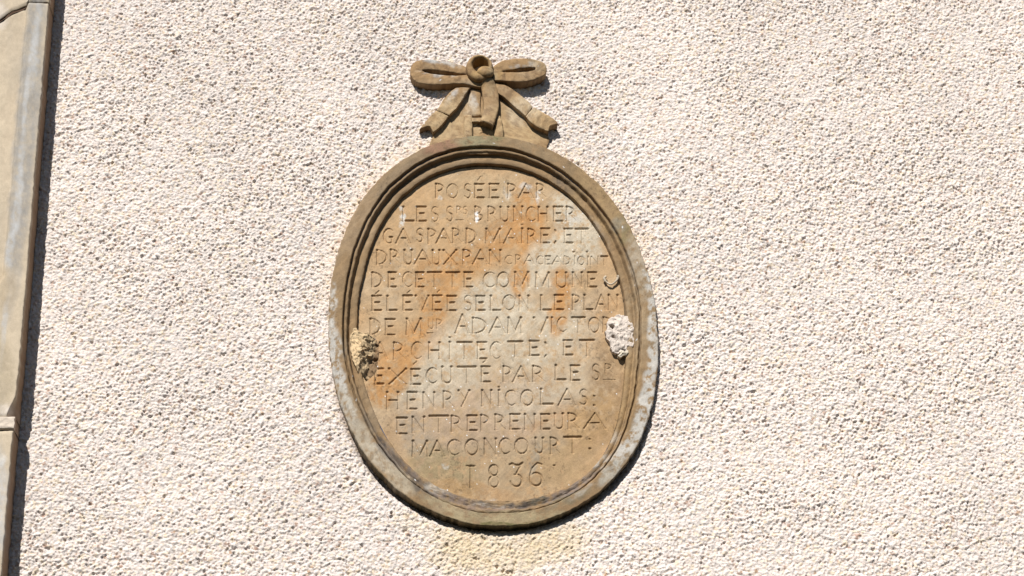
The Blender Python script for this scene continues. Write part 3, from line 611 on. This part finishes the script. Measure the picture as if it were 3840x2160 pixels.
# dribble of mortar: swept bead
def bead(name, pts, rad, d, mat, tint, seed, label):
    Pp = wpt(np.array(spline(np.array(pts, float), 40)), d)
    T = np.gradient(Pp, axis=0); T /= np.linalg.norm(T, axis=1)[:, None]
    A = np.cross(T, [0, 1, 0]); A /= np.linalg.norm(A, axis=1)[:, None]; B = np.cross(T, A)
    an = np.linspace(0, 2 * math.pi, 12, endpoint=False)
    tt_ = np.linspace(0, 1, 40); r = np.interp(tt_, [0, .04, .3, .5, .75, .96, 1], [.0004, rad * 1.3, rad * 1.1, rad * .7, rad * .9, rad * 1.5, .0004])[:, None, None]
    V = Pp[:, None] + r * (np.cos(an)[None, :, None] * A[:, None] + np.sin(an)[None, :, None] * B[:, None])
    V = V + (.0007 * vn(V[..., 0] / .002, V[..., 2] / .002, seed))[..., None]
    n, k = V.shape[:2]
    f = grid_faces(n, k); i = np.arange(n - 1)
    f = np.concatenate([f, np.stack([i * k + k - 1, (i + 1) * k + k - 1, (i + 1) * k, i * k], -1)])
    V = V.reshape(-1, 3)
    return obj(name, V - ORG0, f, mat, plaque, tint(V[:, 0], V[:, 2]), label=label)
zc = lambda a, b: (1800 + a * s7, 800 + b * s7)
bead('mortar_drip', [zc(1745, 862), zc(1712, 900), zc(1740, 945), zc(1800, 978), zc(1850, 955), zc(1895, 905), zc(1905, 850)], .0021, -.0055, M_MORTAR, mort((.60, .50, .38), 561), 24, 'curled drip of mortar after the word commune')

# ---------------------------------------------------------------- stone pier on the left, built of stacked blocks
DP = .055
px_edge = float(np.mean([at(*p, DP)[0] for p in [(189, 0), (139, 560), (79, 1260), (62, 1400), (19, 1960)]]))
PB = [(120,500,44,700,5,(.33,.305,.275),.8),(150,230,14,130,5,(.52,.52,.52),.5),(118,420,8,110,5,(.52,.52,.52),.5),(90,760,12,200,5,(.52,.52,.52),.5),(60,980,14,100,5,(.52,.52,.52),.5),(40,1280,10,120,5,(.52,.52,.52),.5),
      (20,1130,60,90,0,(.42,.33,.22),.5),(20,1440,60,130,0,(.44,.36,.25),.6),(15,120,25,40,0,(.66,.58,.50),.8),(30,1580,60,22,0,(.66,.58,.50),.85),(30,1770,14,30,25,(.70,.66,.6),.7),(15,1840,40,120,0,(.48,.47,.46),.5),(10,1980,30,120,0,(.50,.50,.5),.6)]
def pier_tint(x, z):
    px, py = chart(x, z)
    c = np.ones(np.shape(x) + (3,)) * np.array((.55, .455, .335))
    s = fbm(px / 90, py / 300, 601, 4)
    k = np.clip(s * 1.4, 0, 1)[..., None] * .6; c = c * (1 - k) + np.array((.42, .36, .28)) * k
    c = blend(c, px, py, PB, 12., 610, .6)
    return np.clip(c * (1 + .10 * fbm(px / 8, py / 8, 620, 3))[..., None], .02, .9)
def side_tint_mix(V, c):   # the return of the stone facing the wall is tinted browner than the front
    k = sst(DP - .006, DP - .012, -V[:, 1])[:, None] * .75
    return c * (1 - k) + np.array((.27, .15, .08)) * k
pier = bpy.data.objects.new('stone_pier', None); col.objects.link(pier)
PO = np.array([px_edge - .16, 0, 2.3]); pier.location = PO
tag(pier, 'pale sandstone pier of stacked dressed blocks standing along the left edge of the wall', 'stone pier')
def zpx(py, x=None): # height of a survey row at the pier edge
    return float(at(60, py, DP)[2])
def block(z0, z1, top_cut=None, step=None, chip=None, seed=0, label=None, over=0.):
    # section of the block: list of (x offset from edge, depth) walked from left part to the wall, swept in z
    n = max(6, int((z1 - z0) / .004)); zz = np.linspace(z0, z1, n)
    xe = px_edge + over
    xo = np.concatenate([np.linspace(-.32, -.10, 8), np.linspace(-.098, -.002, 60), [-.001, -.0004, 0, 0, 0, 0, 0, 0, 0]])
    dd = np.concatenate([np.full(68, DP), [DP - .0002, DP - .0008, DP - .0018, DP - .008, DP - .02, DP - .032, DP - .045, DP - .058, -.02]])
    Xo, Zz = np.meshgrid(xo, zz, indexing='ij'); Dd = np.repeat(dd[:, None], n, 1)
    Xw = xe + Xo
    if step is not None: Dd = step(Xw, Zz, Dd, Xo)
    top = Dd > DP - .02
    Dd = Dd + top * (.0010 * fbm(Xw / .02, Zz / .03, 700 + seed, 3) + .0002 * fbm(Xw / .004, Zz / .004, 710 + seed, 2))
    wob = .0010 * fbm(Zz / .03, Zz * 0 + seed, 720 + seed, 3) + .0009 * fbm(Zz / .007, Xw * 0, 722 + seed, 2)
    Xw = Xw + wob * (Xo > -.004) + .0007 * fbm(Dd / .01, Zz / .01, 725 + seed, 2) * (Xo >= 0)
    if chip is not None: Xw = chip(Xw, Zz, Xo, Dd)
    # round the arrises at both ends
    e = np.minimum(zz - z0, z1 - zz); Dd = Dd - top * (.0025 * np.clip(1 - e / .004, 0, 1) ** 2)[None]
    zz2 = Zz.copy()
    if top_cut is not None: zz2 = top_cut(Xw, Zz)
    V = np.stack([Xw, -Dd, zz2], -1).reshape(-1, 3); f = grid_faces(len(xo), n)[:, ::-1]
    # close both ends
    vb = V.reshape(len(xo), n, 3); ends = []
    for kk, flip in ((0, False), (n - 1, True)):
        ring_ = np.arange(len(xo)) * n + kk
        back_ = V[ring_].copy(); back_[:, 1] = .02; b0_ = len(V); V = np.concatenate([V, back_])
        cur = np.arange(b0_, b0_ + len(xo)); q = np.stack([ring_[:-1], cur[:-1], cur[1:], ring_[1:]], -1)
        f = np.concatenate([f, q if not flip else q[:, ::-1]])
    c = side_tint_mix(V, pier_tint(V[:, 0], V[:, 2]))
    return obj('stone_block', V - PO, f, M_PIER, pier, c, sharp=40, label=label)
zt, zm1, zm2, zl = zpx(8), zpx(1562), zpx(1608), zpx(1612)
xline = float(np.mean([at(*p, DP - .004)[0] for p in [(101, 60), (75, 400), (50, 640), (20, 860)]])); zstop = float(at(10, 1080, DP)[2])
def step_main(X_, Z_, D_, Xo):
    off = xline + .0012 * vn(Z_ / .02, Z_ * 0, 733) + .03 * sst(zstop + .03, zstop - .02, Z_) * -1
    k = sst(.0032, -.0032, X_ - off); k2 = sst(-.012, -.11, X_ - off)
    return D_ - .0065 * k - .001 * k2 - .002 * sst(-.03, -.002, Xo) * 0
def chip_main(X_, Z_, Xo, D_):
    k = sst(zm1 + .045, zm1 + .004, Z_) * sst(-.05, 0, Xo) * sst(DP - .03, DP - .001, D_)
    k2 = sst(zt - .025, zt - .003, Z_) * sst(-.02, 0, Xo) * 0
    return X_ - .012 * k
# the joint under the upper block climbs in a ragged diagonal at the left
jx = [float(at(p, 0, DP)[0]) for p in (-600, 0, 22, 45, 75, 100, 108, 190)]
jz = [float(at(p, q, DP)[2]) for p, q in zip((0, 0, 22, 45, 75, 100, 108, 190), (100, 74, 60, 42, 30, 20, 6, 9))]
def joint(x): return np.interp(x, jx, jz)
def cut_main(X_, Z_):
    t = (Z_ - zm1) / (zt - zm1); tgt = joint(X_) - .0012 + .0008 * vn(X_ / .004, X_ * 0, 741)
    return zm1 + (tgt - zm1) * t
def cut_up(X_, Z_):
    t = (Z_ - zt) / (zt + .42 - zt); b = joint(X_) + .0016 + .0008 * vn(X_ / .004, X_ * 0 + 3, 742)
    return b + (zt + .42 - b) * t
block(zm1, zt, cut_main, step_main, chip_main, 1, 'long main block with a raised border and white streaks')
block(zt, zt + .42, cut_up, None, None, 2, 'upper block above the ragged joint', over=.001)
def step_low(X_, Z_, D_, Xo): return D_ - .0015
block(zl - .62, zl, None, step_low, None, 3, 'lower block beneath the mortar joint', over=-.001)
def step_mort(X_, Z_, D_, Xo): return D_ + .0008 + .0016 * fbm(X_ / .006, Z_ / .006, 751, 3) * (Xo < -.001)
# joint mortar
n = 14; 
xo = np.linspace(-.32, -.002, 110); zz = np.linspace(zm2, zm1 + .001, n)
Xo, Zz = np.meshgrid(xo, zz, indexing='ij'); Dd = np.full(Xo.shape, DP + .0006) + .0018 * fbm(Xo / .006, Zz / .006, 751, 3)
Dd = Dd - .004 * np.clip(1 - np.minimum(Zz - zm2, zm1 + .001 - Zz) / .003, 0, 1) ** 2
Xw = px_edge + Xo + .002 * fbm(Zz / .006, Zz * 0, 755, 2) * (Xo > -.02) + .002
V = np.stack([Xw, -Dd, Zz], -1)
side = V[-1].copy()[None].repeat(6, 0)
for i in range(6): side[i, :, 1] = V[-1, :, 1] + (.01 - V[-1, :, 1]) * (i + 1) / 6; side[i, :, 0] -= .0015 * min(1, i)
V = np.concatenate([V, side]); nn = V.shape[0]
bt = V[:, 0].copy(); bt[:, 1] = .01; tp = V[:, -1].copy(); tp[:, 1] = .01
Vf = V.reshape(-1, 3); f = grid_faces(nn, n)[:, ::-1]
for arr, kk in ((bt, 0), (tp, n - 1)):
    b0_ = len(Vf); Vf = np.concatenate([Vf, arr]); cur = np.arange(b0_, b0_ + nn); rg = np.arange(nn) * n + kk
    f = np.concatenate([f, np.stack([rg[:-1], cur[:-1], cur[1:], rg[1:]], -1)])
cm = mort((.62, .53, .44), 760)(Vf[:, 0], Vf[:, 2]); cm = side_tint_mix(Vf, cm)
obj('mortar_joint', Vf - PO, f, M_MORTAR, pier, cm, sharp=40, label='pale crumbly mortar joint between two pier blocks')
# dark recess behind the upper ragged joint
V = np.array([[px_edge - .32, -DP + .006, zt - .12], [px_edge - .004, -DP + .006, zt - .12], [px_edge - .004, -DP + .006, zt + .04], [px_edge - .32, -DP + .006, zt + .04]])
g = np.linspace(0, 1, 40); uu, vv = np.meshgrid(g, g, indexing='ij')
Xq = px_edge - .32 + .316 * uu; Zq = joint(Xq) - .004 + .008 * vv
Vq = np.stack([Xq, -(DP - .005 + .002 * fbm(Xq / .004, Zq / .004, 770, 2)), Zq], -1).reshape(-1, 3)
obj('mortar_joint', Vq - PO, grid_faces(40, 40)[:, ::-1], M_MORTAR, pier, mort((.16, .10, .07), 771)(Vq[:, 0], Vq[:, 2]), label='sunken brown mortar in the ragged upper joint')

# ---------------------------------------------------------------- stucco wall
def axis(a0, a1, step, far):
    core = np.arange(a0, a1, step); o = []; s = step; t = 0
    while t < far: s *= 1.22; t += s; o.append(t)
    o = np.array(o); return np.concatenate([a0 - o[::-1], core, a1 + o])
ST_ = .00144
zhi = float(at(1920, 0)[2]) + .02; zlo = float(at(0, 2160)[2]) - .06
wx = axis(px_edge - .01, float(at(3840, 0)[0]) + .01, ST_, 1.0); wz = axis(zlo, zhi, ST_, 1.0)
wx = wx[wx > px_edge - .10]
X, Z = np.meshgrid(wx, wz, indexing='ij')
ca, sa = math.cos(math.radians(28)), math.sin(math.radians(28))
XR = (X * ca + Z * sa) / 1.2; ZR = -X * sa + Z * ca        # the trowel drew the coat up to the right
wxp = XR + .0016 * fbm(XR / .0045, ZR / .0045, 801, 2); wzp = ZR + .0016 * fbm(XR / .0045, ZR / .0045, 805, 2)
patchy = 1 + .38 * fbm(X / .16, Z / .11, 807, 3)
g1, id1 = grains(wxp, wzp, .0031, 811, .40, 1.0); g2, id2 = grains(wxp, wzp, .0022, 821, .45, .95); g3, id3 = grains(wxp, wzp, .010, 831, .3, .75, .55)
n1 = fbm(X / .016, Z / .016, 841, 3); n2 = fbm(X / .09, Z / .09, 845, 3)
h = .0016 * np.clip(g1, -.1, 2) + .0009 * np.clip(g2, -.1, 2) + .0007 * np.clip(g3, 0, 1.2) + .0008 * n1 + .0030 * fbm(XR / .0033, ZR / .0033, 848, 3) + .0008 * n2
pit = np.clip(fbm(XR / .0052, ZR / .0052, 851, 2) - .44, 0, 1); h = h * patchy - .012 * pit
h = h - .0042
fade = np.exp(-np.maximum(0, np.maximum(np.maximum(X - wx[-1] + 1.0, 0), np.maximum(np.maximum(zlo - Z, 0), np.maximum(Z - zhi, 0)))) / .12)
h = -.0025 + (h + .0025) * fade
# the render thins to a ragged edge where it meets the tablet
tt = np.arctan2(Z - CZ, X - CX); rr = np.hypot(X - CX, Z - CZ); ro = r_out(tt.ravel()).reshape(tt.shape)
dist = rr - ro
px, py = chart(X, Z)
h = h + .004 * np.exp(-(np.maximum(dist, 0) / .022) ** 2) * sst(-.05, .22, Z - CZ)
h = h - .015 * np.exp(-(np.maximum(dist, 0) / (.008 + .003 * fbm(X / .02, Z / .02, 868, 2))) ** 2) * sst(-.15, -.3, Z - CZ)
base = np.ones(X.shape + (3,)) * np.array((.83, .75, .70))
v1 = h2(np.floor(id1 * 9973), np.floor(id1 * 131), 861)[..., None]; v2 = h2(np.floor(id2 * 9973), np.floor(id2 * 131), 862)[..., None]
base = base * (.90 + .14 * v1) * (.93 + .10 * v2)
pk = (h2(np.floor(id1 * 7919), np.floor(id1 * 57), 863) > .80)[..., None]
base = np.where(pk, base * np.array((.97, .92, .88)), base)
br = (h2(np.floor(id1 * 5077), np.floor(id1 * 77), 864) > .965)[..., None]
base = np.where(br, base * np.array((.62, .50, .44)), base)
yl = (h2(np.floor(id1 * 6011), np.floor(id1 * 91), 865) > .86)[..., None]
base = np.where(yl, base * np.array((1.0, .94, .80)), base)
base = base * (1 + .05 * n2 + .06 * fbm(X / .3, Z / .4, 866, 3))[..., None]
YS = (.70, .56, .36)
base = blend(base, px, py, [(1900, 2050, 300, 90, -2, YS, .5), (1830, 2100, 190, 80, 0, YS, .35), (1760, 2060, 50, 110, 0, YS, .25), (1990, 2080, 40, 120, 0, YS, .25), (2090, 2010, 130, 50, -15, YS, .35), (1620, 1990, 130, 40, 25, YS, .25)], 40, 870, .5)
k = (np.exp(-(np.maximum(dist, 0) / .03) ** 2) * .35 * sst(.0, .12, Z - CZ))[..., None]; base = base * (1 - k) + base * np.array((1.0, .88, .68)) * k
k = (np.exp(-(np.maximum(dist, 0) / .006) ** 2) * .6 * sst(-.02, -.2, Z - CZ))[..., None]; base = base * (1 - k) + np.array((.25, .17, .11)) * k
keep = (dist > -.010)
co = np.stack([X, -h, Z], -1).reshape(-1, 3)
fc = grid_faces(*X.shape); fc = fc[keep.ravel()[fc].any(1)]
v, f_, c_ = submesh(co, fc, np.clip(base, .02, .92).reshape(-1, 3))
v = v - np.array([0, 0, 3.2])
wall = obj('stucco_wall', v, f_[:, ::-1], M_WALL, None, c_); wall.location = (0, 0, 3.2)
tag(wall, 'cream rough cast stucco wall behind the oval tablet and the carved bow', 'wall')
print('tris', sum(len(o.data.polygons) for o in bpy.data.objects if o.type == 'MESH') * 2)
